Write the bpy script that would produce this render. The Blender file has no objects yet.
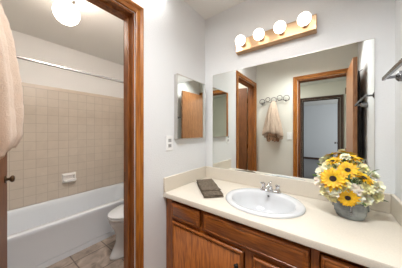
import bpy, bmesh, math, random
from mathutils import Vector, Matrix, noise
random.seed(7)
PI = math.pi
S = bpy.context.scene
COL = S.collection

# ------------------------------------------------------------------ camera, world, light, exposure
cd = bpy.data.cameras.new('camera'); cam = bpy.data.objects.new('camera', cd); COL.objects.link(cam)
cd.sensor_width = 36; cd.lens = 36 * 170.36 / 402; cd.shift_y = -2.94 / 402; cd.clip_start = 0.02
cam.location = (1.013, -1.43, 1.267); cam.rotation_euler = (PI / 2, 0, 0.642)
S.camera = cam
S.view_settings.view_transform = 'Standard'; S.view_settings.look = 'None'
S.view_settings.gamma = 1; S.view_settings.use_curve_mapping = False
S.view_settings.exposure = 0.40
w = bpy.data.worlds.new('World'); S.world = w; w.use_nodes = True
w.node_tree.nodes['Background'].inputs[0].default_value = (.75, .85, 1, 1)
w.node_tree.nodes['Background'].inputs[1].default_value = 1.0

CZ0 = 2.395
def area(name, loc, target, sx, sy, power, color=(1, 1, 1), spread=180):
    l = bpy.data.lights.new(name, 'AREA'); l.shape = 'RECTANGLE'; l.size = sx; l.size_y = sy
    l.energy = power; l.color = color; l.spread = math.radians(spread)
    o = bpy.data.objects.new(name, l); COL.objects.link(o); o.location = loc
    o.rotation_euler = (Vector(target) - Vector(loc)).to_track_quat('-Z', 'Y').to_euler()
    return o
area('vanity_fill', (.80, -1.10, CZ0), (.74, -.78, 0), .6, .2, 13.5, (.97, .985, 1), 135)  # added fill light, out of view; no ceiling fixture here
area('tub_room_fill', (-.27, -.75, CZ0), (-.62, -.75, 0), .22, .7, 31, (1, .995, .99))  # added fill hidden above the doorway head, brightens tub and tile
area('hall_fill', (-.2, -2.6, CZ0), (0, -2.6, 0), .8, .8, 42, (1, .985, .95))  # unseen area light added to brighten the hall and spill indoors
area('bedroom_fill', (2.9, -5.6, 1.5), (0, -6, 1.2), 2, 1.4, 44, (.97, .975, 1))  # added area light in place of window daylight; no window is built
BULB = 3.2
TUBGLOBE = 19.0

# ------------------------------------------------------------------ materials
def mat(name, color, rough=.5, metal=0, bump=0, bscale=60, emis=None, strength=0, spec=.5, coat=0, var=0, vscale=8, sheen=0):
    m = bpy.data.materials.new(name); m.use_nodes = True; nt = m.node_tree; n = nt.nodes; L = nt.links
    b = n['Principled BSDF']; b.inputs['Base Color'].default_value = (*color, 1)
    b.inputs['Roughness'].default_value = rough; b.inputs['Metallic'].default_value = metal
    b.inputs['Specular IOR Level'].default_value = spec; b.inputs['Coat Weight'].default_value = coat
    b.inputs['Sheen Weight'].default_value = sheen
    tc = n.new('ShaderNodeTexCoord')
    if emis:
        b.inputs['Emission Color'].default_value = (*emis, 1); b.inputs['Emission Strength'].default_value = strength
    if bump:
        t = n.new('ShaderNodeTexNoise'); t.inputs['Scale'].default_value = bscale; t.inputs['Detail'].default_value = 4
        L.new(tc.outputs['Object'], t.inputs['Vector'])
        bp = n.new('ShaderNodeBump'); bp.inputs['Strength'].default_value = bump; bp.inputs['Distance'].default_value = .01
        L.new(t.outputs['Fac'], bp.inputs['Height']); L.new(bp.outputs['Normal'], b.inputs['Normal'])
    if var:
        t = n.new('ShaderNodeTexNoise'); t.inputs['Scale'].default_value = vscale; t.inputs['Detail'].default_value = 6
        L.new(tc.outputs['Object'], t.inputs['Vector'])
        r = n.new('ShaderNodeValToRGB'); r.color_ramp.elements[0].position = .3; r.color_ramp.elements[1].position = .7
        r.color_ramp.elements[0].color = (*[c * (1 - var) for c in color], 1)
        r.color_ramp.elements[1].color = (*[min(1, c * (1 + var)) for c in color], 1)
        L.new(t.outputs['Fac'], r.inputs['Fac']); L.new(r.outputs['Color'], b.inputs['Base Color'])
    return m

def wood(name, c1, c2, axis='z', rough=.38, scale=9, coat=.12):
    m = bpy.data.materials.new(name); m.use_nodes = True; nt = m.node_tree; n = nt.nodes; L = nt.links
    b = n['Principled BSDF']; b.inputs['Roughness'].default_value = rough; b.inputs['Coat Weight'].default_value = coat
    b.inputs['Coat Roughness'].default_value = .25
    tc = n.new('ShaderNodeTexCoord'); mp = n.new('ShaderNodeMapping')
    s = [scale] * 3; s['xyz'.index(axis)] = scale * .09
    mp.inputs['Scale'].default_value = s; L.new(tc.outputs['Object'], mp.inputs['Vector'])
    t1 = n.new('ShaderNodeTexNoise'); t1.inputs['Scale'].default_value = 1.0; t1.inputs['Detail'].default_value = 3; t1.inputs['Distortion'].default_value = .6
    t2 = n.new('ShaderNodeTexNoise'); t2.inputs['Scale'].default_value = 9; t2.inputs['Detail'].default_value = 6
    L.new(mp.outputs['Vector'], t1.inputs['Vector']); L.new(mp.outputs['Vector'], t2.inputs['Vector'])
    k = n.new('ShaderNodeMath'); k.operation = 'MULTIPLY'; k.inputs[1].default_value = 9; L.new(t1.outputs['Fac'], k.inputs[0])
    sn = n.new('ShaderNodeMath'); sn.operation = 'SINE'; k2 = n.new('ShaderNodeMath'); k2.operation = 'MULTIPLY'; k2.inputs[1].default_value = 4
    L.new(k.outputs[0], k2.inputs[0]); L.new(k2.outputs[0], sn.inputs[0])
    k3 = n.new('ShaderNodeMath'); k3.operation = 'MULTIPLY_ADD'; k3.inputs[1].default_value = .08; L.new(sn.outputs[0], k3.inputs[0]); L.new(t2.outputs['Fac'], k3.inputs[2])
    r = n.new('ShaderNodeValToRGB'); r.color_ramp.elements[0].position = .3; r.color_ramp.elements[1].position = .68
    r.color_ramp.elements[0].color = (*c1, 1); r.color_ramp.elements[1].color = (*c2, 1)
    L.new(k3.outputs[0], r.inputs['Fac']); L.new(r.outputs['Color'], b.inputs['Base Color'])
    bp = n.new('ShaderNodeBump'); bp.inputs['Strength'].default_value = .12; bp.inputs['Distance'].default_value = .003
    L.new(t2.outputs['Fac'], bp.inputs['Height']); L.new(bp.outputs['Normal'], b.inputs['Normal'])
    return m

def tiled(name, c1, c2, grout, size, mortar, axes, origin, rough=.3, var=.5, bump=.4, detailscale=7):
    """square tiles laid on the plane of the two given axes"""
    m = bpy.data.materials.new(name); m.use_nodes = True; nt = m.node_tree; n = nt.nodes; L = nt.links
    b = n['Principled BSDF']; b.inputs['Roughness'].default_value = rough
    tc = n.new('ShaderNodeTexCoord'); sp = n.new('ShaderNodeSeparateXYZ'); cb = n.new('ShaderNodeCombineXYZ')
    L.new(tc.outputs['Object'], sp.inputs[0])
    for i, a in enumerate(axes):
        ad = n.new('ShaderNodeMath'); ad.operation = 'SUBTRACT'; ad.inputs[1].default_value = origin[i]
        L.new(sp.outputs['XYZ'.index(a.upper())], ad.inputs[0]); L.new(ad.outputs[0], cb.inputs[i])
    br = n.new('ShaderNodeTexBrick'); br.offset = 0; br.squash = 1
    br.inputs['Scale'].default_value = 1; br.inputs['Brick Width'].default_value = size; br.inputs['Row Height'].default_value = size
    br.inputs['Mortar Size'].default_value = mortar; br.inputs['Mortar Smooth'].default_value = .1; br.inputs['Bias'].default_value = 0
    br.inputs['Color1'].default_value = (*c1, 1); br.inputs['Color2'].default_value = (*c2, 1); br.inputs['Mortar'].default_value = (*grout, 1)
    L.new(cb.outputs[0], br.inputs['Vector'])
    t = n.new('ShaderNodeTexNoise'); t.inputs['Scale'].default_value = detailscale; t.inputs['Detail'].default_value = 8; t.inputs['Distortion'].default_value = 1.2
    L.new(tc.outputs['Object'], t.inputs['Vector'])
    r = n.new('ShaderNodeValToRGB'); r.color_ramp.elements[0].position = .3; r.color_ramp.elements[1].position = .7
    r.color_ramp.elements[0].color = (1 - var, 1 - var, 1 - var, 1); r.color_ramp.elements[1].color = (1, 1, 1, 1)
    L.new(t.outputs['Fac'], r.inputs['Fac'])
    mx = n.new('ShaderNodeMix'); mx.data_type = 'RGBA'; mx.blend_type = 'MULTIPLY'; mx.inputs['Factor'].default_value = 1
    L.new(br.outputs['Color'], mx.inputs['A']); L.new(r.outputs['Color'], mx.inputs['B']); L.new(mx.outputs['Result'], b.inputs['Base Color'])
    inv = n.new('ShaderNodeMath'); inv.operation = 'SUBTRACT'; inv.inputs[0].default_value = 1; L.new(br.outputs['Fac'], inv.inputs[1])
    bp = n.new('ShaderNodeBump'); bp.inputs['Strength'].default_value = bump; bp.inputs['Distance'].default_value = .002
    L.new(inv.outputs[0], bp.inputs['Height']); L.new(bp.outputs['Normal'], b.inputs['Normal'])
    return m

M = {}
M['wall'] = mat('wall_paint', (.77, .785, .79), .65, bump=.25, bscale=110)
M['ceil'] = mat('ceiling_paint', (.78, .765, .73), .85, bump=.2, bscale=70)
M['tubwall'] = mat('tub_room_paint', (.78, .76, .73), .6, bump=.1, bscale=110)
M['hallwall'] = mat('hall_paint', (.78, .77, .70), .7, bump=.1, bscale=90)
M['greywall'] = mat('bedroom_paint', (.62, .64, .67), .8)
M['carpet'] = mat('carpet', (.23, .23, .24), .95, bump=.5, bscale=200)
M['casing'] = wood('casing_oak', (.25, .072, .006), (.46, .165, .018), 'z')
M['casing_h'] = wood('casing_oak_across', (.25, .072, .006), (.46, .165, .018), 'y')
M['casing_x'] = wood('casing_oak_along', (.24, .075, .008), (.45, .165, .022), 'x')
M['jamb'] = wood('jamb_oak', (.15, .045, .008), (.33, .11, .02), 'z')
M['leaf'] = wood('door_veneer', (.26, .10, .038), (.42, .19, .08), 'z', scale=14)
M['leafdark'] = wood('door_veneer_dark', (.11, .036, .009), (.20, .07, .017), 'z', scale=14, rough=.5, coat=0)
M['darkcasing'] = wood('dark_casing', (.04, .02, .014), (.085, .045, .03), 'z', rough=.6, coat=0)
M['cab'] = wood('cabinet_oak', (.17, .046, .008), (.38, .118, .020), 'z', scale=14, rough=.3)
M['cab_h'] = wood('cabinet_oak_across', (.17, .046, .008), (.38, .118, .020), 'x', scale=14, rough=.3)
M['tile'] = tiled('wall_tile', (.62, .535, .44), (.585, .50, .41), (.50, .43, .35), .108, .0032, 'yz', (0.0, 1.79 - .108 * 20), .25, .07)
M['tile_n'] = tiled('wall_tile_end', (.62, .535, .44), (.585, .50, .41), (.50, .43, .35), .108, .0032, 'xz', (-1.845, 1.79 - .108 * 20), .25, .07)
M['floor'] = tiled('floor_tile', (.46, .36, .29), (.41, .32, .26), (.16, .115, .09), .2965, .005, 'xy', (-.955, -.8435), .4, .62, .3, 7)
M['counter'] = mat('laminate', (.70, .64, .545), .38, var=.05, vscale=260)
M['splash'] = mat('laminate_splash', (.70, .64, .545), .38, var=.05, vscale=260)
M['porc'] = mat('porcelain', (.66, .675, .69), .12, coat=.5)
M['tub'] = mat('tub_enamel', (.70, .725, .75), .22, coat=.3)
M['soap'] = mat('soap_dish_glaze', (.88, .85, .82), .2, coat=.4)
M['chrome'] = mat('chrome', (.74, .74, .75), .12, 1)
M['chrome_d'] = mat('chrome_satin', (.24, .24, .25), .25, 1)
M['rod'] = mat('satin_rod', (.60, .60, .60), .22, .85)
M['steel'] = mat('mirror_frame_metal', (.62, .60, .57), .3, 1)
M['brass'] = mat('brushed_brass', (.56, .37, .22), .33, 1, bump=.05, bscale=90)
M['dbrass'] = mat('dark_brass', (.13, .085, .05), .3, 1)
M['mirror'] = mat('mirror_silver', (.86, .885, .85), .0, 1)
M['mirror_edge'] = mat('mirror_edge', (.30, .36, .33), .2)
M['plastic'] = mat('white_plastic', (.86, .86, .85), .35)
M['plastic_g'] = mat('grey_white_plastic', (.42, .42, .41), .35)
M['slot'] = mat('dark_slot', (.03, .03, .03), .6)
M['black'] = mat('black_metal', (.02, .018, .016), .4, .6)
M['bulb'] = mat('opal_bulb', (.9, .88, .84), .3, emis=(1, .90, .80), strength=BULB)
M['globe'] = mat('opal_globe', (.9, .88, .84), .3, emis=(1, .86, .74), strength=TUBGLOBE)
M['terry'] = mat('terry', (.60, .47, .365), .95, bump=.5, bscale=330, sheen=.2, var=.06, vscale=30)
M['terryband'] = mat('terry_band', (.40, .24, .15), .9, bump=.8, bscale=120, var=.7, vscale=45)
M['brown'] = mat('brown_terry', (.15, .115, .08), .95, bump=1, bscale=120, var=.45, vscale=60)
M['gap_shade'] = mat('dark_gap', (.09, .092, .10), .9, bump=.4, bscale=60)
M['wire'] = mat('bronze_wire', (.10, .09, .08), .35, .9)
M['zinc'] = mat('galvanized', (.29, .32, .33), .45, .6, bump=.4, bscale=40, var=.55, vscale=14)
M['petal'] = mat('yellow_petal', (1.0, .52, .01), .5, var=.22, vscale=60)
M['disc'] = mat('flower_centre', (.03, .015, .01), .8, bump=.8, bscale=300)
M['cream'] = mat('cream_petal', (1, .91, .55), .5, var=.08, vscale=50)
M['pale'] = mat('pale_petal', (1, .95, .74), .5, var=.06, vscale=50)
M['pink'] = mat('blush_petal', (.97, .85, .72), .5, var=.08, vscale=50)
M['green'] = mat('leaf_green', (.10, .17, .04), .5, var=.3, vscale=40)
M['stem'] = mat('stem_green', (.16, .24, .07), .5)

for k_ in ('petal', 'cream', 'pale', 'pink'):
    b_ = M[k_].node_tree.nodes['Principled BSDF']; b_.inputs['Subsurface Weight'].default_value = .45
    b_.inputs['Subsurface Radius'].default_value = (1, .8, .5); b_.inputs['Subsurface Scale'].default_value = .01
# ------------------------------------------------------------------ helpers
def add_box(bm, x0, x1, y0, y1, z0, z1):
    v = [bm.verts.new((x, y, z)) for x in (x0, x1) for y in (y0, y1) for z in (z0, z1)]
    for f in ((0, 1, 3, 2), (4, 6, 7, 5), (0, 4, 5, 1), (2, 3, 7, 6), (0, 2, 6, 4), (1, 5, 7, 3)):
        bm.faces.new([v[i] for i in f])
    return v

def box(*a):
    bm = bmesh.new(); add_box(bm, *a); return bm

def loft(bm, rings, cap0=True, cap1=True, closed=True):
    vs = [[bm.verts.new(p) for p in r] for r in rings]
    for a, b in zip(vs, vs[1:]):
        n = len(a)
        for i in range(n if closed else n - 1):
            j = (i + 1) % n
            bm.faces.new((a[i], a[j], b[j], b[i]))
    if cap0: bm.faces.new(list(reversed(vs[0])))
    if cap1: bm.faces.new(vs[-1])
    return vs

def add_tube(bm, pts, r, n=10, caps=True):
    pts = [Vector(p) for p in pts]; rings = []
    rr = r if isinstance(r, (list, tuple)) else [r] * len(pts)
    up = None
    for i, p in enumerate(pts):
        d = (pts[min(i + 1, len(pts) - 1)] - pts[max(i - 1, 0)]).normalized()
        if up is None: up = Vector((0, 0, 1)) if abs(d.z) < .9 else Vector((1, 0, 0))
        a = d.cross(up).normalized(); b = a.cross(d).normalized(); up = b
        rings.append([p + (a * math.cos(t) + b * math.sin(t)) * rr[i] for t in [2 * PI * k / n for k in range(n)]])
    loft(bm, rings, caps, caps)

def add_lathe(bm, prof, c=(0, 0, 0), n=32, axis=(0, 0, 1), sx=1, sy=1):
    q = Vector((0, 0, 1)).rotation_difference(Vector(axis)); c = Vector(c)
    rings = [[c + q @ Vector((r * sx * math.cos(2 * PI * k / n), r * sy * math.sin(2 * PI * k / n), z)) for k in range(n)] for r, z in prof]
    loft(bm, rings, prof[0][0] > 1e-4 or True, True)

def add_ball(bm, c, r, n=24, sz=1):
    m = bmesh.ops.create_uvsphere(bm, u_segments=n, v_segments=n // 2, radius=r)
    for v in m['verts']: v.co = Vector((v.co.x, v.co.y, v.co.z * sz)) + Vector(c)

def ring_torus(bm, c, R, r, normal, n=24, a0=0, a1=2 * PI):
    q = Vector((0, 0, 1)).rotation_difference(Vector(normal)); c = Vector(c)
    full = abs(a1 - a0 - 2 * PI) < 1e-3
    pts = [c + q @ Vector((R * math.cos(a0 + (a1 - a0) * k / n), R * math.sin(a0 + (a1 - a0) * k / n), 0)) for k in range(n + 1)]
    add_tube(bm, pts, r, 8)

def obj(name, bm, m, parent=None, loc=None, bevel=0, smooth=False, sub=0, seg=2):
    """mesh given in world coordinates; its origin is put at the parent's place or at loc"""
    off = Vector(loc) if loc is not None else (parent['_o'] if False else Vector(ORG[parent.name]) if parent else Vector((0, 0, 0)))
    bmesh.ops.remove_doubles(bm, verts=bm.verts, dist=1e-6)
    bmesh.ops.recalc_face_normals(bm, faces=bm.faces)
    for v in bm.verts: v.co -= off
    me = bpy.data.meshes.new(name); bm.to_mesh(me); bm.free()
    me.materials.append(m)
    o = bpy.data.objects.new(name, me); COL.objects.link(o)
    if parent: o.parent = parent
    else: o.location = off
    ORG[o.name] = off
    if bevel:
        b = o.modifiers.new('bevel', 'BEVEL'); b.width = bevel; b.segments = seg; b.limit_method = 'ANGLE'; b.angle_limit = .6
    if sub:
        s = o.modifiers.new('sub', 'SUBSURF'); s.levels = sub; s.render_levels = sub
    if smooth or bevel:
        for p in me.polygons: p.use_smooth = True
        if not smooth or smooth == 'auto':
            me.set_sharp_from_angle(angle=math.radians(40))
    return o
ORG = {}

def thing(name, label, cat, loc, group=None):
    o = bpy.data.objects.new(name, None); COL.objects.link(o); o.empty_display_size = .05
    o.location = loc; ORG[o.name] = Vector(loc); o['label'] = label; o['category'] = cat
    if group: o['group'] = group
    return o

def tag(o, label, cat, group=None):
    o['label'] = label; o['category'] = cat
    if group: o['group'] = group
    return o

def struct(name, bm, m, parent=None, label=None, **k):
    o = obj(name, bm, m, parent, **k)
    if parent is None: o['kind'] = 'structure'
    if label: o['label'] = label
    return o

def boxes(*bs):
    bm = bmesh.new()
    for b in bs: add_box(bm, *b)
    return bm

# ------------------------------------------------------------------ room shell
W = 1.316; YS = -1.551; CZ = 2.41; TX = -1.845; TN = .155
struct('wall_north', boxes((0, W + .1, 0, .10, 0, CZ)), M['wall'], label='white textured wall behind the large mirror')
struct('wall_east', boxes((W, W + .1, YS - .11, 0, 0, CZ)), M['wall'], label='white wall on the right with the towel bar')
O0, O1, OH = -1.462, -.80, 2.035
struct('wall_west', boxes((-.055, 0, O1, TN, 0, CZ), (-.055, 0, YS, O0, 0, CZ), (-.055, 0, O0, O1, OH, CZ)), M['wall'], label='white wall with the tub room doorway and medicine cabinet')
struct('wall_west_inner', boxes((-.11, -.055, O1, TN, 0, CZ), (-.11, -.055, YS, O0, 0, CZ), (-.11, -.055, O0, O1, OH, CZ)), M['tubwall'], label='tub room side of the doorway wall')
D0, D1 = .640, 1.243
struct('wall_south', boxes((TX - .1, D0, YS - .055, YS, 0, CZ), (D1, W + .1, YS - .055, YS, 0, CZ), (D0, D1, YS - .055, YS, OH, CZ)), M['hallwall'], label='pale wall with the hooks and entry doorway')
struct('wall_south_outer', boxes((-1.2, D0, YS - .11, YS - .055, 0, CZ), (D1, 2.4, YS - .11, YS - .055, 0, CZ), (D0, D1, YS - .11, YS - .055, OH, CZ)), M['hallwall'], label='hall side of the entry wall')
struct('wall_tub_west', boxes((TX - .1, TX, YS, TN + .1, 0, CZ)), M['tubwall'], label='white wall above the tub tile')
struct('wall_tub_north', boxes((TX, -.0, TN, TN + .1, 0, CZ)), M['tubwall'], label='white end wall behind the toilet')
struct('wall_tile_west', boxes((TX, TX + .009, YS, TN, .30, 1.835)), M['tile'], label='square beige wall tiles beside the tub', bevel=.003)
struct('wall_tile_north', boxes((TX + .009, -1.06, TN - .009, TN, .30, 1.835)), M['tile_n'], label='square beige wall tiles at the tub end', bevel=.003)
bm = bmesh.new()
add_box(bm, TX + .009, TX + .013, YS, TN - .009, 1.793, 1.833)
struct('trim_1', bm, mat('tile_cap', (.62, .52, .42), .25, var=.05), label='narrow beige cap row over the wall tile', bevel=.002)
struct('floor', boxes((TX - .1, W + .1, YS - .11, TN + .1, -.08, 0)), M['floor'], label='brown stone-look square floor tiles')
struct('ceiling', boxes((TX - .1, W + .1, YS - .11, TN + .1, CZ, CZ + .1)), M['ceil'], label='off-white ceiling')
# hall and bedroom beyond the entry doorway
HY = -3.6; BY = -7.7
E0, E1 = .485, 1.225
struct('wall_hall_south', boxes((-1.2, E0, HY - .1, HY, 0, CZ), (E1, 2.4, HY - .1, HY, 0, CZ), (E0, E1, HY - .1, HY, OH, CZ)), M['hallwall'], label='cream hall wall around the dark-framed doorway')
struct('wall_hall_west', boxes((-1.3, -1.2, HY, YS - .11, 0, CZ)), M['hallwall'])
struct('wall_hall_east', boxes((2.4, 2.5, HY, YS - .11, 0, CZ)), M['hallwall'])
struct('wall_far_south', boxes((-1.6, 3.1, BY - .1, BY, 0, CZ)), M['greywall'], label='plain grey wall of the far bedroom')
struct('wall_far_west', boxes((-1.7, -1.6, BY, HY - .1, 0, CZ)), M['greywall'])
struct('wall_far_east', boxes((3.1, 3.2, BY, HY - .1, 0, CZ)), M['greywall'])
struct('floor_carpet', boxes((-1.7, 3.2, BY - .1, YS - .11, -.08, 0)), M['carpet'], label='dark grey carpet beyond the entry doorway')
struct('ceiling_hall', boxes((-1.7, 3.2, BY - .1, YS - .11, CZ, CZ + .1)), M['ceil'], label='off-white ceiling beyond the entry doorway')
struct('baseboard_far', boxes((-1.6, 3.1, BY, BY + .015, 0, .09)), M['darkcasing'], bevel=.003)

# door casings: mitred moulding swept round each opening
PROF = [(0, 0), (0, .011), (.006, .014), (.020, .015), (.026, .011), (.034, .012), (.048, .018), (.056, .018), (.059, .012), (.059, 0)]
def casing(name, plane, sgn, pos, a0, a1, H, m, label, wd=1.0, mh=None, rev=.005):
    """plane 'x': wall at x=pos, opening along y; plane 'y': wall at y=pos, opening along x; three mitred lengths"""
    bm = bmesh.new(); bh = bmesh.new()
    def P(a, z, b): return (pos + sgn * b, a, z) if plane == 'x' else (a, pos + sgn * b, z)
    pr = [(p * wd + rev, q) for p, q in PROF]
    loft(bm, [[P(a0 - p, 0, q) for p, q in pr], [P(a0 - p, H + p, q) for p, q in pr]])
    loft(bm, [[P(a1 + p, H + p, q) for p, q in pr], [P(a1 + p, 0, q) for p, q in pr]])
    loft(bh, [[P(a0 - p, H + p, q) for p, q in pr], [P(a1 + p, H + p, q) for p, q in pr]])
    o = struct(name, bm, m, label=label)
    h = obj('head_casing', bh, mh or m, o)
    return o
casing('trim_2', 'x', 1, 0, O0, O1, OH, M['casing'], 'golden oak casing around the tub room doorway', mh=M['casing_h'], wd=.93)
casing('trim_3', 'x', -1, -.11, O0, O1, OH, M['casing'], 'oak casing on the tub room side', mh=M['casing_h'])
casing('trim_4', 'y', 1, YS, D0, D1 - .0, OH, M['casing'], 'golden oak casing around the entry doorway', mh=M['casing_x'])
casing('trim_5', 'y', 1, HY, E0, E1, OH, M['darkcasing'], 'dark brown casing around the bedroom doorway')
def jamb(name, plane, p0, p1, a0, a1, H, m, stop, label):
    def B(p0, p1, a0, a1, z0, z1): return (p0, p1, a0, a1, z0, z1) if plane == 'x' else (a0, a1, p0, p1, z0, z1)
    t = .012
    s0, s1 = stop
    o = struct(name, boxes(B(p0, p1, a0, a0 + t, 0, H), B(p0, p1, a1 - t, a1, 0, H), B(p0, p1, a0 + t, a1 - t, H - t, H)), m, label=label, bevel=.0015)
    if name == 'trim_6': obj('strike_plate', boxes((-.100, -.074, a1 - t - .0015, a1 - t, .925, .990)), M['dbrass'], o)
    obj('door_stop', boxes(B(s0, s1, a0 + t, a0 + t + .011, 0, H - t), B(s0, s1, a1 - t - .011, a1 - t, 0, H - t), B(s0, s1, a0 + t, a1 - t, H - t - .011, H - t)), m, o, bevel=.003)
jamb('trim_6', 'x', -.112, .002, O0, O1, OH, M['jamb'], (-.072, -.035), 'oak jamb lining the tub room doorway')
jamb('trim_7', 'y', YS - .112, YS + .002, D0, D1, OH, M['jamb'], (YS - .085, YS - .045), 'oak jamb lining the entry doorway')
jamb('trim_8', 'y', HY - .102, HY + .002, E0, E1, OH, M['darkcasing'], (HY - .06, HY - .03), 'dark jamb lining the bedroom doorway')

# door leaves
def door_leaf(name, hinge, ang, width, m, label, knobm, kq=1.0, zk=.955, H=2.02):
    """leaf from the hinge point along direction ang, thickness 35 mm to its left side"""
    d = Vector((math.cos(ang), math.sin(ang), 0)); nrm = Vector((-d.y, d.x, 0)); h = Vector((hinge[0], hinge[1], 0))
    T = .035
    bm = bmesh.new()
    ring = lambda z: [h + Vector((0, 0, z)), h + d * width + Vector((0, 0, z)), h + d * width + nrm * T + Vector((0, 0, z)), h + nrm * T + Vector((0, 0, z))]
    loft(bm, [ring(.012), ring(H)])
    o = struct(name, bm, m, label=label, bevel=.002, loc=h)
    for s in (-1, 1):
        base = h + d * (width - .06) + nrm * (T if s > 0 else 0) + Vector((0, 0, zk))
        bm = bmesh.new()
        add_lathe(bm, [(r_ * (1 + kq) / 2, z_ * kq) for r_, z_ in ((.003, 0), (.03, 0), (.032, .004), (.026, .009), (.012, .011), (.010, .030), (.020, .036), (.027, .046), (.028, .056), (.022, .066), (.008, .070), (.001, .0705))], base, 24, nrm * s)
        obj('door_knob', bm, knobm, o, smooth=True)
    bm = bmesh.new()
    for z in (.25, 1.0, 1.8):
        add_tube(bm, [h + nrm * (T + .003) + Vector((0, 0, z - .04)), h + nrm * (T + .003) + Vector((0, 0, z + .04))], .006, 10)
    obj('hinge', bm, M['dbrass'], o)
    return o
# tub room leaf: visible face looks towards +y, so its thickness lies on the -y side
dirv = Vector((-.71 + .118, -1.292 + 1.437, 0)).normalized()
a = math.atan2(dirv.y, dirv.x)
nr = Vector((-dirv.y, dirv.x, 0))                      # points towards -y
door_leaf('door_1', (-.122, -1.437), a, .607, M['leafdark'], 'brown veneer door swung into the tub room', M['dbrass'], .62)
a2 = math.atan2(.64, .012)
door_leaf('door_2', (1.236, -1.535), a2, .630, M['leaf'], 'brown veneer entry door standing open by the right wall', M['chrome'])
door_leaf('door_3', (1.195, HY - .105), math.radians(-89), .70, M['darkcasing'], 'dark bedroom door opened inward', M['chrome'])

# ------------------------------------------------------------------ big mirror and medicine cabinet
t = thing('wall_mirror', 'large frameless rectangular mirror on wall above the sink counter', 'mirror', (.6635, -.001, .911))
obj('mirror_glass', boxes((.095, 1.232, -.0060, -.001, .911, 1.817)), M['mirror'], t)
obj('edge_channel', boxes((.094, .0955, -.0075, -.001, .911, 1.818), (1.2315, 1.2335, -.0075, -.001, .911, 1.818), (.094, 1.2335, -.0075, -.001, 1.8165, 1.819)), M['steel'], t)
t = thing('medicine_cabinet', 'narrow mirrored medicine cabinet with thin metal frame on left wall', 'cabinet', (0, -.2475, 1.199))
cy0, cy1, cz0, cz1 = -.445, -.050, 1.199, 1.733
obj('cabinet_box', boxes((0.001, .026, cy0 + .001, cy1 - .002, cz0 + .002, cz1 - .002)), M['steel'], t, bevel=.002)
door = obj('mirror_door', boxes((.0265, .0335, cy0 + .003, cy1 - .003, cz0 + .003, cz1 - .003)), M['mirror'], t)
obj('door_frame', boxes((.026, .036, cy0, cy0 + .006, cz0, cz1), (.026, .036, cy1 - .006, cy1, cz0, cz1), (.026, .036, cy0, cy1, cz1 - .006, cz1), (.026, .036, cy0, cy1, cz0, cz0 + .006)), M['steel'], door, bevel=.001)

# ------------------------------------------------------------------ vanity light
t = thing('vanity_light', 'brushed brass strip light with four round bulbs above the mirror', 'light fixture', (.658, 0, 2.0))
bm = bmesh.new()
pr = [(0.001, 1.946), (-.040, 1.946), (-.050, 1.956), (-.050, 2.052), (-.040, 2.062), (.001, 2.062)]
pr = [(-.001 if y > 0 else y, z) for y, z in pr]
loft(bm, [[(.362, y, z) for y, z in pr], [(.950, y, z) for y, z in pr]])
obj('back_plate', bm, M['brass'], t, bevel=.002)
for i, bx in enumerate((.432, .583, .733, .884)):
    bm = bmesh.new(); add_lathe(bm, [(.018, 0), (.026, 0), (.026, .004), (.020, .008), (.019, .028), (.016, .030)], (bx, -.050, 2.008), 24, (0, -1, 0))
    obj('socket', bm, M['brass'], t, smooth='auto')
    bm = bmesh.new(); add_ball(bm, (bx, -.112, 2.012), .041, 32)
    obj('bulb', bm, M['bulb'], t, smooth=True)

# ------------------------------------------------------------------ vanity cabinet
FY = -.530
t = thing('vanity_cabinet', 'reddish oak vanity cabinet running wall to wall under the beige countertop', 'cabinet', (.658, -.27, 0))
bm = bmesh.new()
add_box(bm, .002, .020, FY + .02, -.002, .0, .760)
add_box(bm, W - .020, W - .002, FY + .02, -.002, .0, .760)
add_box(bm, .020, W - .020, FY + .075, FY + .09, 0, .10)
add_box(bm, .020, W - .020, FY + .02, -.002, .10, .118)
add_box(bm, .020, W - .020, -.012, -.002, .118, .760)
add_box(bm, .655, .673, FY + .02, -.012, .118, .60)
obj('carcass', bm, M['cab'], t, bevel=.001)
for x0, x1, z0, z1 in ((.002, .070, .10, .747), (.341, .367, .612, .747), (.642, .688, .13, .612), (.950, .982, .612, .747), (1.255, W - .002, .10, .747)):
    obj('stile', boxes((x0, x1, FY, FY + .02, z0, z1)), M['cab'], t, bevel=.0015)
for x0, x1, z0, z1 in ((.002, W - .002, .742, .760), (.070, 1.255, .598, .630), (.070, 1.255, .10, .135)):
    obj('rail', boxes((x0, x1, FY + .001, FY + .0185, z0, z1)), M['cab_h'], t, bevel=.0015)
def raised(x0, x1, z0, z1, y, th, lip, inset, flat=False):
    """front panel with a raised rounded border and bevelled field"""
    bm = bmesh.new()
    def R(i, yy): return [(x0 + i, yy, z0 + i), (x1 - i, yy, z0 + i), (x1 - i, yy, z1 - i), (x0 + i, yy, z1 - i)]
    rings = [R(0, y), R(0, y - th * .55), R(.004, y - th * .85), R(.009, y - th), R(lip, y - th)]
    if flat: rings += [R(lip + .004, y - th * .72), R(inset, y - th * .72)]
    else: rings += [R(lip + .003, y - th * .8), R(inset, y - th * 1.05)]
    loft(bm, rings); return bm
GY = FY - .001
def knob(p, parent, k):
    bm = bmesh.new(); add_lathe(bm, [(.006, 0), (.007, .002), (.005, .010), (.012, .014), (.014, .020), (.010, .026), (.001, .028)], p, 20, (0, -1, 0))
    obj('knob', bm, M['black'], parent, smooth=True)
for x0, x1 in ((.075, .337), (.987, 1.250)):
    d = obj('drawer', raised(x0, x1, .628, .738, GY, .019, .012, .022), M['cab_h'], t, bevel=.001)
d = obj('false_front', raised(.371, .946, .628, .742, GY, .019, .014, .026), M['cab_h'], t, bevel=.001)
d = obj('door', raised(.080, .637, .135, .602, GY, .019, .012, .017, True), M['cab'], t, bevel=.001); knob((.605, GY - .0135, .520), d, 0)
d = obj('door', raised(.693, 1.250, .135, .602, GY, .019, .012, .017, True), M['cab'], t, bevel=.001); knob((.725, GY - .0135, .520), d, 0)

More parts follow.
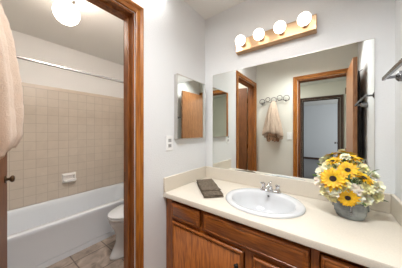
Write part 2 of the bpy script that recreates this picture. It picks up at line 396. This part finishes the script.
# countertop with a sink cut-out
SX, SY, SA, SB, CT = .660, -.276, .247, .222, .800
def ell(a, b, z, n=64, cx=SX, cy=SY): return [(cx + a * math.cos(2 * PI * k / n), cy + b * math.sin(2 * PI * k / n), z) for k in range(n)]
bm = bmesh.new()
n = 64
def outer(z, y0=-.559, x0=.001, x1=W - .001, y1=-.001, i=0):
    pts = []
    hx, hy = (x1 - x0) / 2 , (y1 - y0) / 2; mx, my = (x0 + x1) / 2, (y0 + y1) / 2
    for k in range(n):
        a = 2 * PI * k / n; p = Vector((SX + SA * .9 * math.cos(a), SY + SB * .9 * math.sin(a))); dd = Vector((math.cos(a), math.sin(a)))
        ts = []
        if abs(dd.x) > 1e-6: ts.append(((x1 if dd.x > 0 else x0) - p.x) / dd.x)
        if abs(dd.y) > 1e-6: ts.append(((y1 if dd.y > 0 else y0) - p.y) / dd.y)
        q = p + dd * min(ts); pts.append([q.x, q.y, z])
    for cx_, cy_ in ((x0, y0), (x1, y0), (x1, y1), (x0, y1)):
        j = min(range(n), key=lambda k: (pts[k][0] - cx_) ** 2 + (pts[k][1] - cy_) ** 2); pts[j][0] = cx_; pts[j][1] = cy_
    return [tuple(p) for p in pts]
r0 = ell(SA * .9, SB * .9, CT - .036); r1 = ell(SA * .9, SB * .9, CT); r2 = outer(CT, y0=-.549); r3 = outer(CT - .003, y0=-.556); r4 = outer(CT - .010, y0=-.559); r5 = outer(CT - .034, y0=-.559); r6 = outer(CT - .037, y0=-.556)
vs = loft(bm, [r0, r1, r2, r3, r4, r5, r6], False, False)
for i in range(n): bm.faces.new((vs[-1][i], vs[-1][(i + 1) % n], vs[0][(i + 1) % n], vs[0][i]))
ct = obj('countertop', bm, M['counter'], loc=(.658, -.28, CT - .037)); tag(ct, 'beige laminate countertop with rounded front edge, set on the oak vanity', 'countertop')
for p in ct.data.polygons: p.use_smooth = True
ct.data.set_sharp_from_angle(angle=math.radians(35))
obj('backsplash', boxes((.020, W - .020, -.019, -.001, CT, .910)), M['splash'], ct, bevel=.003)
obj('side_splash', boxes((.001, .0195, -.559, -.001, CT, .910)), M['splash'], ct, bevel=.003)
obj('side_splash', boxes((W - .0195, W - .001, -.559, -.001, CT, .910)), M['splash'], ct, bevel=.003)

# sink
t = thing('sink', 'white oval drop-in sink set into the beige countertop', 'sink', (SX, SY, CT))
bm = bmesh.new()
rings = [ell(SA, SB, CT + .001), ell(SA + .001, SB + .001, CT + .006), ell(SA - .006, SB - .006, CT + .013), ell(SA - .018, SB - .018, CT + .0155)]
def ins(a, b, z, dy=-.014): return ell(a, b, z, cy=SY + dy)
rings += [ins(SA - .042, SB - .048, CT + .013), ins(SA - .052, SB - .058, CT + .004), ins(SA - .060, SB - .066, CT - .025), ins(SA - .085, SB - .085, CT - .075), ins(SA - .125, SB - .12, CT - .115), ins(.065, .05, CT - .135), ins(.024, .024, CT - .139)]
vs = loft(bm, rings, False, True)
obj('basin', bm, M['porc'], t, smooth=True)
bm = bmesh.new(); add_lathe(bm, [(.002, 0), (.023, 0), (.021, .003), (.012, .003), (.010, .006), (.001, .007)], (SX, SY - .014, CT - .1385), 24)
obj('drain', bm, M['chrome'], t, smooth='auto')
bm = bmesh.new(); add_lathe(bm, [(.001, 0), (.008, 0), (.007, .003), (.001, .003)], (SX, SY - .014 + SB - .063, CT - .010), 16, (0, -1, .25)); obj('overflow_hole', bm, M['chrome_d'], t, smooth=True)

# faucet
FX, FYY, FZ = .664, -.092, CT + .0145
t = thing('faucet', 'chrome two-handle faucet on the back rim of the oval sink', 'faucet', (FX, FYY, FZ))
bm = bmesh.new()
def stad(hx, hy, z, n=32):
    out = []
    for k in range(n):
        a = 2 * PI * k / n; c, s = math.cos(a), math.sin(a)
        out.append((FX + math.copysign(abs(c) ** .55, c) * hx, FYY + math.copysign(abs(s) ** .75, s) * hy, z))
    return out
loft(bm, [stad(.075, .024, FZ), stad(.075, .024, FZ + .008), stad(.070, .020, FZ + .014), stad(.06, .014, FZ + .017)])
obj('base_plate', bm, M['chrome'], t, smooth='auto')
bm = bmesh.new()
add_tube(bm, [(FX, FYY, FZ + .012), (FX, FYY - .004, FZ + .045), (FX, FYY - .022, FZ + .058), (FX, FYY - .06, FZ + .054), (FX, FYY - .095, FZ + .042), (FX, FYY - .105, FZ + .030)], [.017, .015, .014, .012, .011, .010], 16)
obj('spout', bm, M['chrome'], t, smooth='auto')
bm = bmesh.new(); add_tube(bm, [(FX, FYY + .014, FZ + .01), (FX, FYY + .014, FZ + .068)], .0025, 8); add_ball(bm, (FX, FYY + .014, FZ + .070), .006, 12); obj('lift_rod', bm, M['chrome'], t, smooth=True)
for s in (-1, 1):
    bm = bmesh.new(); add_lathe(bm, [(.016, 0), (.020, 0), (.019, .010), (.012, .022), (.014, .030), (.017, .036), (.014, .046), (.001, .050)], (FX + s * .051, FYY, FZ + .011), 20)
    add_tube(bm, [(FX + s * .051, FYY, FZ + .050), (FX + s * .058, FYY - .012, FZ + .056), (FX + s * .066, FYY - .028, FZ + .062)], [.008, .007, .005], 10)
    obj('handle', bm, M['chrome'], t, smooth='auto')

# ------------------------------------------------------------------ small wall items
def wall_plate(name, label, cat, c, nrm, kind):
    t = thing(name, label, cat, c); c = Vector(c); nn = Vector(nrm); u = Vector((abs(nn.y), abs(nn.x), 0))
    def B(u0, u1, z0, z1, d0, d1):
        a = c + u * u0 + nn * d0; b = c + u * u1 + nn * d1
        return (min(a.x, b.x), max(a.x, b.x), min(a.y, b.y), max(a.y, b.y), c.z + z0, c.z + z1)
    obj('cover_plate', boxes(B(-.036, .036, -.058, .058, .0005, .0075)), M['plastic'], t, bevel=.002)
    if kind == 'outlet':
        for z in (-.021, .021):
            r = obj('receptacle', boxes(B(-.016, .016, z - .0135, z + .0135, .006, .0092)), M['plastic_g'], t, bevel=.003)
            obj('slot', boxes(B(-.0085, -.0060, z - .002, z + .008, .0090, .0096), B(.0060, .0085, z - .002, z + .008, .0090, .0096), B(-.002, .002, z - .010, z - .006, .0090, .0096)), M['slot'], r)
    else:
        obj('toggle', boxes(B(-.005, .005, -.012, .012, .006, .0085), B(-.003, .003, 0, .010, .0085, .016)), M['plastic'], t, bevel=.001)
wall_plate('wall_outlet', 'white duplex outlet plate on the wall between doorway casing and medicine cabinet', 'outlet', (0, -.497, 1.172), (1, 0, 0), 'outlet')
wall_plate('light_switch', 'white switch plate beside the entry doorway, seen in the mirror', 'switch', (.525, YS, 1.19), (0, 1, 0), 'switch')

# towel bar
t = thing('towel_bar', 'square chrome towel bar on the right wall', 'towel bar', (W, -.55, 1.518))
obj('bar', boxes((1.221, 1.233, -.86, -.240, 1.511, 1.527)), M['chrome_d'], t, bevel=.0015)
for yy in (-.262, -.845):
    bm = bmesh.new()
    add_box(bm, 1.233, W - .050, yy - .006, yy + .006, 1.512, 1.524)
    add_lathe(bm, [(.012, 0), (.024, .008), (.026, .030), (.026, .053)], (W - .054, yy, 1.518), 8, (1, 0, 0))
    obj('bracket', bm, M['chrome_d'], t, bevel=.001)

# ------------------------------------------------------------------ hook rail and hanging towel
t = thing('hook_rail', 'dark wire hook rail with scrolled loops on the wall above peach towel', 'hook rail', (.30, YS, 1.76))
bm = bmesh.new(); hy = YS + .030
LP = [(.115, 1.762, .043), (.205, 1.792, .034), (.297, 1.775, .040), (.388, 1.800, .038), (.485, 1.785, .043)]
for x, z, r in LP: ring_torus(bm, (x, hy, z), r, .0042, (0, 1, 0))
add_tube(bm, [(.075, hy, 1.742), (.10, hy, 1.727), (.16, hy, 1.755), (.25, hy, 1.742), (.30, hy, 1.738), (.35, hy, 1.752), (.44, hy, 1.765), (.50, hy, 1.742), (.53, hy, 1.76)], .0042, 8)
obj('scroll', bm, M['wire'], t, smooth=True)
for x, z in ((.12, 1.737), (.30, 1.745), (.485, 1.752)):
    bm = bmesh.new()
    add_tube(bm, [(x, YS + .001, z + .004), (x, hy, z), (x, hy + .012, z - .022), (x, hy + .030, z - .028), (x, hy + .042, z - .012)], .0045, 8)
    add_ball(bm, (x, hy + .043, z - .008), .009, 14)
    obj('hook', bm, M['wire'], t, smooth=True)

def towel_mesh(z_top, z_bot, cxf, cyf, wxf, wyf, folds, ph, bottom, nz=60, nt=140, rough=.0016, fold_amp=1.8):
    bm = bmesh.new(); rings = []
    for j in range(nz + 1):
        s = j / nz; R = []
        for k in range(nt):
            a = 2 * PI * k / nt
            zb = bottom(a); z = z_top + (zb - z_top) * s
            fo = 1 + fold_amp * (1 - .75 * max(0, math.sin(a + .3))) * (.07 + .10 * s) * math.sin(folds * a + ph + .8 * math.sin(3 * s)) + .05 * math.sin((folds * 2 + 1) * a + 2 * s)
            x = cxf(s) + wxf(s) * math.cos(a) * fo; y = cyf(s) + wyf(s) * math.sin(a) * fo
            nv = noise.noise(Vector((x, y, z)) * 90) * rough + noise.noise(Vector((x, y, z)) * 22) * rough * 1.6
            x += nv * math.cos(a); y += nv * math.sin(a)
            R.append((x, max(y, YS + .004), z))
        rings.append(R)
    last = rings[-1]; c = Vector((sum(p[0] for p in last) / nt, sum(p[1] for p in last) / nt, 0))
    for q, dz in ((.93, .004), (.6, .03), (.2, .05)):
        rings.append([(c.x + (p[0] - c.x) * q, c.y + (p[1] - c.y) * q, p[2] + dz) for p in last])
    loft(bm, rings); return bm
def TF(s):
    K = ((0, -1.47), (.10, -1.42), (.24, -1.384), (.35, -1.366), (.5, -1.352), (.75, -1.340), (.94, -1.338), (1.01, -1.352))
    for (a, p), (b, q) in zip(K, K[1:]):
        if s <= b: return p + (q - p) * (s - a) / (b - a)
    return K[-1][1]
tt = thing('hanging_towel', 'fluffy peach beige bath towel hanging from the wire hook rail', 'towel', (.30, -1.50, 1.11))
bm = towel_mesh(1.752, 1.19, lambda s: .298 + .005 * s, lambda s: (-1.546 + TF(s)) / 2, lambda s: .022 + .105 * min(1, s * 1.1) ** .75, lambda s: (TF(s) + 1.546) / 2 - .012, 9, .6,
                lambda a: 1.182 + .055 * math.sin(a) - .012 * math.cos(a) + .006 * math.sin(3 * a + 1) + .005 * math.sin(8 * a))
obj('towel_cloth', bm, M['terry'], tt, smooth=True)
bm = towel_mesh(1.26, 1.11, lambda s: .295, lambda s: -1.470, lambda s: .088 - .012 * s, lambda s: .055, 8, 1.5, lambda a: 1.115 + .014 * math.sin(5 * a) + .008 * math.sin(11 * a), nz=16, nt=96)
obj('patterned_hem', bm, M['terryband'], tt, smooth=True)['label'] = 'brown patterned lower hem'

# dark shape for the shadow gap and something unidentified behind the open door
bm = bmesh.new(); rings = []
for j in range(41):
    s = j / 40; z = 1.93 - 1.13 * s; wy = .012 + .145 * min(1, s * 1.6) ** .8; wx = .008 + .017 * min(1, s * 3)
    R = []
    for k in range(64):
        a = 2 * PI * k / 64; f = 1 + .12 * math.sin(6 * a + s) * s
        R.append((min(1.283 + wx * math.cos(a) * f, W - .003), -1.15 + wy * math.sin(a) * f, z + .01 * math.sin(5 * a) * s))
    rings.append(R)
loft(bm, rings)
g = thing('gap_shape', 'dark shape standing for the shadow gap and something dark behind the open entry door', 'gap_shade', (1.283, -1.15, .80))
obj('gap_shape_mesh', bm, M['gap_shade'], g, smooth=True)
bm = bmesh.new(); add_tube(bm, [(W - .001, -1.15, 1.945), (W - .02, -1.15, 1.935), (W - .035, -1.15, 1.925), (W - .038, -1.15, 1.945)], .004, 8)
o = obj('wall_hook', bm, M['chrome_d'], loc=(W, -1.15, 1.94), smooth=True); tag(o, 'small hook on the right wall above the dark shape', 'hook')

# ------------------------------------------------------------------ tub room
t = thing('bathtub', 'white built-in bathtub with plain apron along the tiled wall', 'bathtub', (-1.46, -.70, 0))
tx0, tx1, ty0, ty1 = TX + .010, -1.084, YS + .002, TN - .011
def rr(x0, x1, y0, y1, r, z, n=12):
    pts = []
    for (cx_, cy_, a0) in ((x1 - r, y1 - r, 0), (x0 + r, y1 - r, 90), (x0 + r, y0 + r, 180), (x1 - r, y0 + r, 270)):
        for k in range(n + 1):
            a = math.radians(a0 + 90 * k / n); pts.append((cx_ + r * math.cos(a), cy_ + r * math.sin(a), z))
    return pts
bm = bmesh.new()
RZ = .385
rings = [rr(tx0, tx1 - .002, ty0, ty1, .004, 0), rr(tx0, tx1 - .002, ty0, ty1, .004, .050), rr(tx0, tx1 - .012, ty0, ty1, .004, .052), rr(tx0, tx1 - .012, ty0, ty1, .004, .056), rr(tx0, tx1 - .003, ty0, ty1, .004, .058),
         rr(tx0, tx1 - .004, ty0, ty1, .004, RZ - .045), rr(tx0, tx1, ty0, ty1, .004, RZ - .030), rr(tx0, tx1, ty0, ty1, .004, RZ - .010), rr(tx0 + .002, tx1 - .003, ty0 + .002, ty1 - .002, .006, RZ - .003), rr(tx0 + .008, tx1 - .010, ty0 + .008, ty1 - .008, .01, RZ),
         rr(tx0 + .042, tx1 - .070, ty0 + .07, ty1 - .08, .10, RZ - .001), rr(tx0 + .052, tx1 - .080, ty0 + .08, ty1 - .09, .11, RZ - .010), rr(tx0 + .062, tx1 - .090, ty0 + .10, ty1 - .10, .12, RZ - .06),
         rr(tx0 + .085, tx1 - .115, ty0 + .20, ty1 - .13, .13, .14), rr(tx0 + .11, tx1 - .14, ty0 + .28, ty1 - .16, .12, .085), rr(tx0 + .17, tx1 - .20, ty0 + .36, ty1 - .24, .10, .07)]
loft(bm, rings); obj('tub_shell', bm, M['tub'], t, smooth='auto')
# shower rod
t = thing('shower_rod', 'chrome shower curtain rod spanning above the bathtub', 'rod', (-1.104, -.70, 1.897))
bm = bmesh.new(); add_tube(bm, [(-1.104, YS + .006, 1.897), (-1.104, TN - .006, 1.897)], .0125, 16); obj('rod', bm, M['rod'], t, smooth='auto')
for y, s in ((YS, 1), (TN, -1)):
    bm = bmesh.new(); add_lathe(bm, [(.013, .0005), (.032, .0005), (.030, .008), (.018, .020), (.0135, .022)], (-1.104, y, 1.897), 24, (0, s, 0)); obj('flange', bm, M['chrome'], t, smooth='auto')
# soap dish
cy_, cz_ = -.645, .634; XT = TX + .0095
t = thing('soap_dish', 'white ceramic soap dish mounted on the beige wall tile', 'soap dish', (XT, cy_, cz_))
bm = bmesh.new()
def yz(y0, y1, z0, z1, x): return [(x, y0, z0), (x, y1, z0), (x, y1, z1), (x, y0, z1)]
loft(bm, [yz(cy_ - .078, cy_ + .078, cz_ - .064, cz_ + .062, XT), yz(cy_ - .078, cy_ + .078, cz_ - .064, cz_ + .062, XT + .010), yz(cy_ - .070, cy_ + .070, cz_ - .056, cz_ + .054, XT + .032), yz(cy_ - .056, cy_ + .056, cz_ - .028, cz_ + .036, XT + .032), yz(cy_ - .052, cy_ + .052, cz_ - .022, cz_ + .032, XT + .003)])
obj('back_plate', bm, M['soap'], t, bevel=.003)
bm = bmesh.new()
loft(bm, [rr(XT + .002, XT + .075, cy_ - .066, cy_ + .066, .02, cz_ - .045), rr(XT + .002, XT + .085, cy_ - .072, cy_ + .072, .024, cz_ - .022), rr(XT + .004, XT + .082, cy_ - .069, cy_ + .069, .022, cz_ - .019), rr(XT + .012, XT + .070, cy_ - .058, cy_ + .058, .018, cz_ - .030)])
obj('tray', bm, M['soap'], t, smooth='auto')
bm = bmesh.new(); add_tube(bm, [(XT + .012, cy_ - .064, cz_ + .040), (XT + .045, cy_ - .060, cz_ + .040), (XT + .050, cy_ - .050, cz_ + .040), (XT + .050, cy_ + .050, cz_ + .040), (XT + .045, cy_ + .060, cz_ + .040), (XT + .012, cy_ + .064, cz_ + .040)], .007, 10); obj('grab_bar', bm, M['soap'], t, smooth='auto')

# toilet
TCX = -.705
t = thing('toilet', 'white toilet with closed lid beside the bathtub, partly behind the doorway casing', 'toilet', (TCX, -.3, 0))
def egg(w, y0, y1, z, n=48, cx=TCX, blunt=.62):
    """front at y0 (towards the door), back at y1"""
    out = []; L = y1 - y0; ym = y0 + L * .55
    for k in range(n):
        a = 2 * PI * k / n; c, s = math.cos(a), math.sin(a)
        yy = ym + (y1 - ym) * (abs(s) ** blunt) if s > 0 else ym - (ym - y0) * abs(s)
        xx = cx + w * (math.copysign(abs(c) ** (.75 if s > 0 else 1), c))
        out.append((xx, yy, z))
    return out
bm = bmesh.new()
loft(bm, [egg(.122, -.625, .09, 0), egg(.122, -.625, .09, .018), egg(.110, -.610, .08, .05), egg(.098, -.565, .07, .14), egg(.108, -.565, .06, .22), egg(.145, -.585, .05, .275), egg(.172, -.615, .03, .33), egg(.182, -.628, .02, .365), egg(.180, -.626, .02, .385), egg(.15, -.59, 0, .388)])
obj('bowl', bm, M['porc'], t, smooth=True)
bm = bmesh.new(); loft(bm, [egg(.180, -.630, -.10, .389), egg(.186, -.636, -.10, .394), egg(.186, -.636, -.10, .404), egg(.181, -.630, -.10, .408)]); obj('seat', bm, M['porc'], t, smooth='auto')
bm = bmesh.new(); loft(bm, [egg(.180, -.630, -.09, .413), egg(.186, -.638, -.09, .417), egg(.185, -.636, -.09, .424), egg(.172, -.618, -.10, .432), egg(.11, -.53, -.14, .435)]); obj('lid', bm, M['porc'], t, smooth='auto')
tk = obj('tank', boxes((TCX - .22, TCX + .22, -.055, TN - .012, .38, .72)), M['porc'], t, bevel=.02, seg=4)
obj('tank_lid', boxes((TCX - .23, TCX + .23, -.065, TN - .008, .721, .755)), M['porc'], t, bevel=.01, seg=3)
bm = bmesh.new(); add_tube(bm, [(TCX - .16, -.056, .66), (TCX - .16, -.072, .66), (TCX - .10, -.078, .655)], .006, 10); obj('flush_lever', bm, M['chrome'], t, smooth='auto')

# ceiling globe light of the tub room
GX, GY2, GZ = -.690, -.975, 2.225
t = thing('globe_light', 'round opal glass ceiling light glowing in the tub room', 'ceiling light', (GX, GY2, CZ))
bm = bmesh.new(); add_lathe(bm, [(.001, 0), (.075, 0), (.075, -.012), (.062, -.030), (.055, -.075), (.048, -.078)], (GX, GY2, CZ - .0005), 32); obj('ceiling_fitter', bm, M['chrome'], t, smooth='auto')
bm = bmesh.new(); add_ball(bm, (GX, GY2, GZ), .088, 40, .98); obj('glass_globe', bm, M['globe'], t, smooth=True)

# ------------------------------------------------------------------ folded cloth on the counter
A = Vector((.060, -.228, 0)); B_ = Vector((.326, -.478, 0)); dl = (B_ - A); L_ = dl.length; du = dl.normalized(); dv = Vector((-du.y, du.x, 0)); Wd = .145
t = thing('folded_cloth', 'folded dark brown hand towel lying on the beige countertop', 'towel', (.24, -.31, CT))
def cloth_layer(z0, th, u0, u1, v0, v1, sd):
    bm = bmesh.new(); nu, nv = 40, 22; top = []; bot = []
    for i in range(nu + 1):
        rt = []; rb = []
        for j in range(nv + 1):
            u = u0 + (u1 - u0) * i / nu; v = v0 + (v1 - v0) * j / nv
            e = min(i / 2, (nu - i) / 2, j / 2, (nv - j) / 2, 1); e = math.sqrt(max(0, 1 - (1 - e) ** 2))
            p = A + du * (u * L_) + dv * (v * Wd)
            wv = .0016 * math.sin(20 * u + sd + 3 * v) + .003 * noise.noise(Vector((p.x * 28, p.y * 28, sd)))
            edge = .006 * noise.noise(Vector((u * 4, v * 4, sd + 3)))
            p = p + dv * edge
            rt.append((p.x, p.y, z0 + th * (.5 + .5 * e) + wv)); rb.append((p.x, p.y, z0 + th * (.5 - .5 * e)))
        top.append(rt); bot.append(rb)
    vt = [[bm.verts.new(p) for p in r] for r in top]; vb = [[bm.verts.new(p) for p in r] for r in bot]
    for i in range(nu):
        for j in range(nv):
            bm.faces.new((vt[i][j], vt[i + 1][j], vt[i + 1][j + 1], vt[i][j + 1])); bm.faces.new((vb[i][j], vb[i][j + 1], vb[i + 1][j + 1], vb[i + 1][j]))
    for i in range(nu):
        bm.faces.new((vt[i][0], vb[i][0], vb[i + 1][0], vt[i + 1][0])); bm.faces.new((vt[i][nv], vt[i + 1][nv], vb[i + 1][nv], vb[i][nv]))
    for j in range(nv):
        bm.faces.new((vt[0][j], vt[0][j + 1], vb[0][j + 1], vb[0][j])); bm.faces.new((vt[nu][j], vb[nu][j], vb[nu][j + 1], vt[nu][j + 1]))
    return bm
for q, (z0, u0, u1, v0, v1) in enumerate(((.0015, 0, 1, 0, 1), (.0125, .01, .985, .02, .99), (.0235, .0, .80, .01, 1.0))):
    obj('fold', cloth_layer(CT + z0, .010, u0, u1, v0, v1, q * 2.1), M['brown'], t, smooth=True)

# ------------------------------------------------------------------ flower pail and flowers
VX, VY = 1.107, -.195
t = thing('flower_pail', 'small grey galvanized tin pail holding the flower bouquet on the counter', 'pail', (VX, VY, CT))
bm = bmesh.new()
prof = [(.048, 0), (.056, .001), (.060, .006), (.066, .022), (.0685, .026), (.067, .030), (.0705, .046), (.0725, .050), (.071, .054), (.070, .072), (.067, .085), (.070, .089), (.067, .092), (.063, .088), (.063, .05), (.052, .010), (.004, .008)]
add_lathe(bm, prof, (VX, VY, CT + .0008), 48, sx=1.0, sy=.88)
obj('pail_body', bm, M['zinc'], t, smooth='auto')
for s in (-1, 1):
    bm = bmesh.new(); ring_torus(bm, (VX + s * .0735, VY, CT + .060), .014, .0022, (1, 0, 0), 20); obj('ring_handle', bm, M['zinc'], t, smooth=True)
bm = bmesh.new(); add_box(bm, VX - .004, VX + .005, VY - .069, VY - .064, CT + .03, CT + .085); add_ball(bm, (VX, VY - .069, CT + .045), .006, 12); obj('clasp', bm, M['chrome_d'], t)

def petal(bm, Lp, wd, lift, curl, az, base_r, z0, pointed=True, cup=0):
    n, m = 6, 4; g = []
    ca, sa = math.cos(az), math.sin(az)
    for i in range(n + 1):
        s = i / n
        ww = wd * ((math.sin(PI * min(1, .12 + s * .88)) ** .7) if pointed else (math.sin(PI * (.12 + s * .80)) ** .45)) * (1 if i < n else (.1 if pointed else .75))
        r = base_r + Lp * s * math.cos(lift); z = z0 + Lp * s * math.sin(lift) + curl * s * s
        row = []
        for j in range(m + 1):
            tt_ = (j / m - .5) * 2; y = tt_ * ww * .5; zz = z + cup * tt_ * tt_ * ww
            row.append(bm.verts.new((r * ca - y * sa, r * sa + y * ca, zz)))
        g.append(row)
    for i in range(n):
        for j in range(m): bm.faces.new((g[i][j], g[i + 1][j], g[i + 1][j + 1], g[i][j + 1]))

def place(bm, pos, nrm, roll=0):
    q = Vector((0, 0, 1)).rotation_difference(Vector(nrm).normalized()).to_matrix().to_4x4()
    bm.transform(Matrix.Translation(pos) @ q @ Matrix.Rotation(roll, 4, 'Z')); return bm
def stem_to(t, pos, nrm):
    p = Vector(pos); e = Vector((VX + (p.x - VX) * .25, VY + (p.y - VY) * .25, CT + .02)); q = p - Vector(nrm).normalized() * .03
    m1 = Vector((VX + (p.x - VX) * .55, VY + (p.y - VY) * .55, max(CT + .095, (p.z + CT) / 2 + .02)))
    bm = bmesh.new(); add_tube(bm, [p - Vector(nrm).normalized() * .004, q, m1, e], .0022, 6); obj('stem', bm, M['stem'], t, smooth=True)

def sunflower(label, pos, nrm, R):
    t = thing('sunflower', label, 'flower', pos, 'sunflowers in the pail')
    bm = bmesh.new(); k = 15
    for layer, (lf, off, ln) in enumerate(((.15, 0, 1.0), (.38, .5, .86))):
        for i in range(k):
            petal(bm, R * .82 * ln * random.uniform(.85, 1.12), R * .30, lf + random.uniform(-.12, .12), -R * .18 * random.uniform(.3, 1.2), 2 * PI * (i + off) / k + random.uniform(-.06, .06), R * .25, .001 + layer * .003, True, .15)
    obj('petals', place(bm, pos, nrm, random.random() * 6), M['petal'], t, smooth=True)
    bm = bmesh.new(); add_lathe(bm, [(.001, -.004), (R * .22, -.003), (R * .26, .004), (R * .21, .008), (R * .10, .007), (.001, .006)], (0, 0, 0), 28)
    obj('flower_centre', place(bm, pos, nrm), M['disc'], t, smooth=True)
    bm = bmesh.new()
    for i in range(8): petal(bm, R * .45, R * .22, -.1, -.004, 2 * PI * i / 8, R * .08, -.006, True)
    obj('sepals', place(bm, pos, nrm), M['green'], t, smooth=True)
    stem_to(t, pos, nrm)
def blossom(label, pos, nrm, R, m, group):
    t = thing('cream_blossom' if m != 'pink' else 'blush_blossom', label, 'flower', pos, group)
    bm = bmesh.new()
    for layer, (lf, ln, cnt) in enumerate(((.05, 1.0, 9), (.40, .88, 8), (.80, .72, 7), (1.15, .52, 5))):
        for i in range(cnt):
            petal(bm, R * ln * random.uniform(.88, 1.1), R * .62 * (1 - .12 * layer), lf + random.uniform(-.15, .15), -R * .22 * random.random(), 2 * PI * i / cnt + layer * .5 + random.uniform(-.12, .12), R * .06, .002 * layer, False, .35)
    obj('petals', place(bm, pos, nrm, random.random() * 6), M[m], t, smooth=True)
    bm = bmesh.new(); add_ball(bm, (0, 0, R * .10), R * .16, 12); obj('flower_centre', place(bm, pos, nrm), M['cream'], t, smooth=True)
    stem_to(t, pos, nrm)
C0 = Vector((VX, VY, CT + .12)); CAMV = Vector((1.013, -1.43, 1.267))
def out(p, k=.5):
    p = Vector(p); a = (p - C0).normalized(); b = (CAMV - p).normalized(); return (a * (1 - k) + b * k).normalized()
for lab, p, n_, R in (
    ('large yellow sunflower with dark centre facing front at the upper left', (1.033, -.290, 1.014), (-.15, -.85, .45), .062),
    ('yellow sunflower with dark centre high in the bouquet, just right of the largest', (1.096, -.225, 1.056), (.0, -.75, .6), .050),
    ('orange yellow sunflower lowest in the bouquet, hanging over the pail', (1.092, -.290, .928), (-.05, -.95, -.05), .046),
    ('yellow sunflower turned upward at the top left of the bouquet', (1.034, -.180, 1.090), (-.35, -.15, .9), .046),
    ('yellow sunflower turned upward at the top right of the bouquet', (1.118, -.130, 1.112), (.2, -.12, .9), .050),
    ('yellow sunflower seen side-on at the right of the bouquet', (1.160, -.215, 1.022), (.5, -.2, .8), .048)):
    sunflower(lab, p, n_, R)
for lab, p, R, m in (
    ('pale cream blossom at the far left edge of the bouquet', (.985, -.245, 1.035), .034, 'pale'),
    ('cream blossom above the largest sunflower', (1.010, -.200, 1.065), .030, 'cream'),
    ('blush pink blossom at the left below the largest sunflower', (.978, -.265, .985), .034, 'pink'),
    ('pale blossom at the lower left of the bouquet over the pail rim', (1.005, -.262, .940), .036, 'cream'),
    ('pale yellow blossom directly under the largest sunflower', (1.035, -.292, .955), .034, 'pale'),
    ('cream blossom left of the lowest sunflower', (1.030, -.272, .915), .030, 'cream'),
    ('cream blossom in the middle between the two dark-centred sunflowers', (1.078, -.280, .985), .034, 'cream'),
    ('blush pink blossom right of the bouquet middle', (1.118, -.275, .970), .033, 'pink'),
    ('pale blossom right of the lowest sunflower', (1.125, -.262, .932), .034, 'pale'),
    ('cream blossom under the side-on sunflower', (1.168, -.235, .975), .034, 'cream'),
    ('pale blossom at the right edge of the bouquet', (1.212, -.205, .985), .034, 'pale'),
    ('cream blossom at the lower right edge of the bouquet', (1.205, -.200, .940), .037, 'cream'),
    ('pale blossom low at the right over the pail rim', (1.168, -.225, .918), .034, 'pale'),
    ('small cream blossom topmost of the bouquet', (1.090, -.160, 1.118), .026, 'pale'),
    ('cream blossom behind the upper right of the bouquet', (1.160, -.150, 1.060), .032, 'cream'),
    ('pale blossom at the right behind the side-on sunflower', (1.205, -.150, 1.030), .028, 'pale'),
    ('cream blossom at the back left near the mirror', (1.050, -.115, 1.045), .034, 'cream'),
    ('cream blossom at the back right near the mirror', (1.135, -.090, 1.000), .036, 'cream'),
    ('pale blossom low at the back near the mirror', (1.080, -.095, .960), .036, 'pale'),
    ('blush blossom between the upper sunflowers', (1.065, -.215, 1.040), .028, 'pink')):
    blossom(lab, p, out(p, .45), R, m, 'blossoms in the pail')
# loose green leaves among the flowers: part of the bouquet's foliage
fo = thing('foliage_sprig', 'sprig of small green leaves among the flowers in the pail', 'foliage', (VX, VY, CT + .09))
for p, n_ in (((1.00, -.235, .90), (-.8, -.4, .1)), ((1.145, -.255, .905), (.3, -.8, 0)), ((1.215, -.195, .915), (.9, -.3, .1)), ((1.055, -.30, .975), (-.2, -.9, .3)), ((1.13, -.28, 1.01), (.3, -.8, .5)), ((1.19, -.19, 1.05), (.8, -.2, .6)), ((1.06, -.24, .90), (-.2, -.9, -.1)), ((1.10, -.285, 1.03), (0, -.7, .7)), ((.972, -.225, 1.0), (-.9, -.2, .3)), ((1.14, -.2, 1.075), (.3, -.2, .9))):
    bm = bmesh.new(); petal(bm, .040, .016, .1, -.006, 0, 0, 0, True, .2)
    d = Vector(n_).normalized(); q = Vector((1, 0, 0)).rotation_difference(d).to_matrix().to_4x4(); bm.transform(Matrix.Translation(p) @ q)
    obj('leaf', bm, M['green'], fo, smooth=True)
    bm = bmesh.new(); P = Vector(p); add_tube(bm, [P, P * .5 + Vector((VX, VY, CT + .10)) * .5, (VX, VY, CT + .05)], .0014, 6); obj('stem', bm, M['stem'], fo, smooth=True)
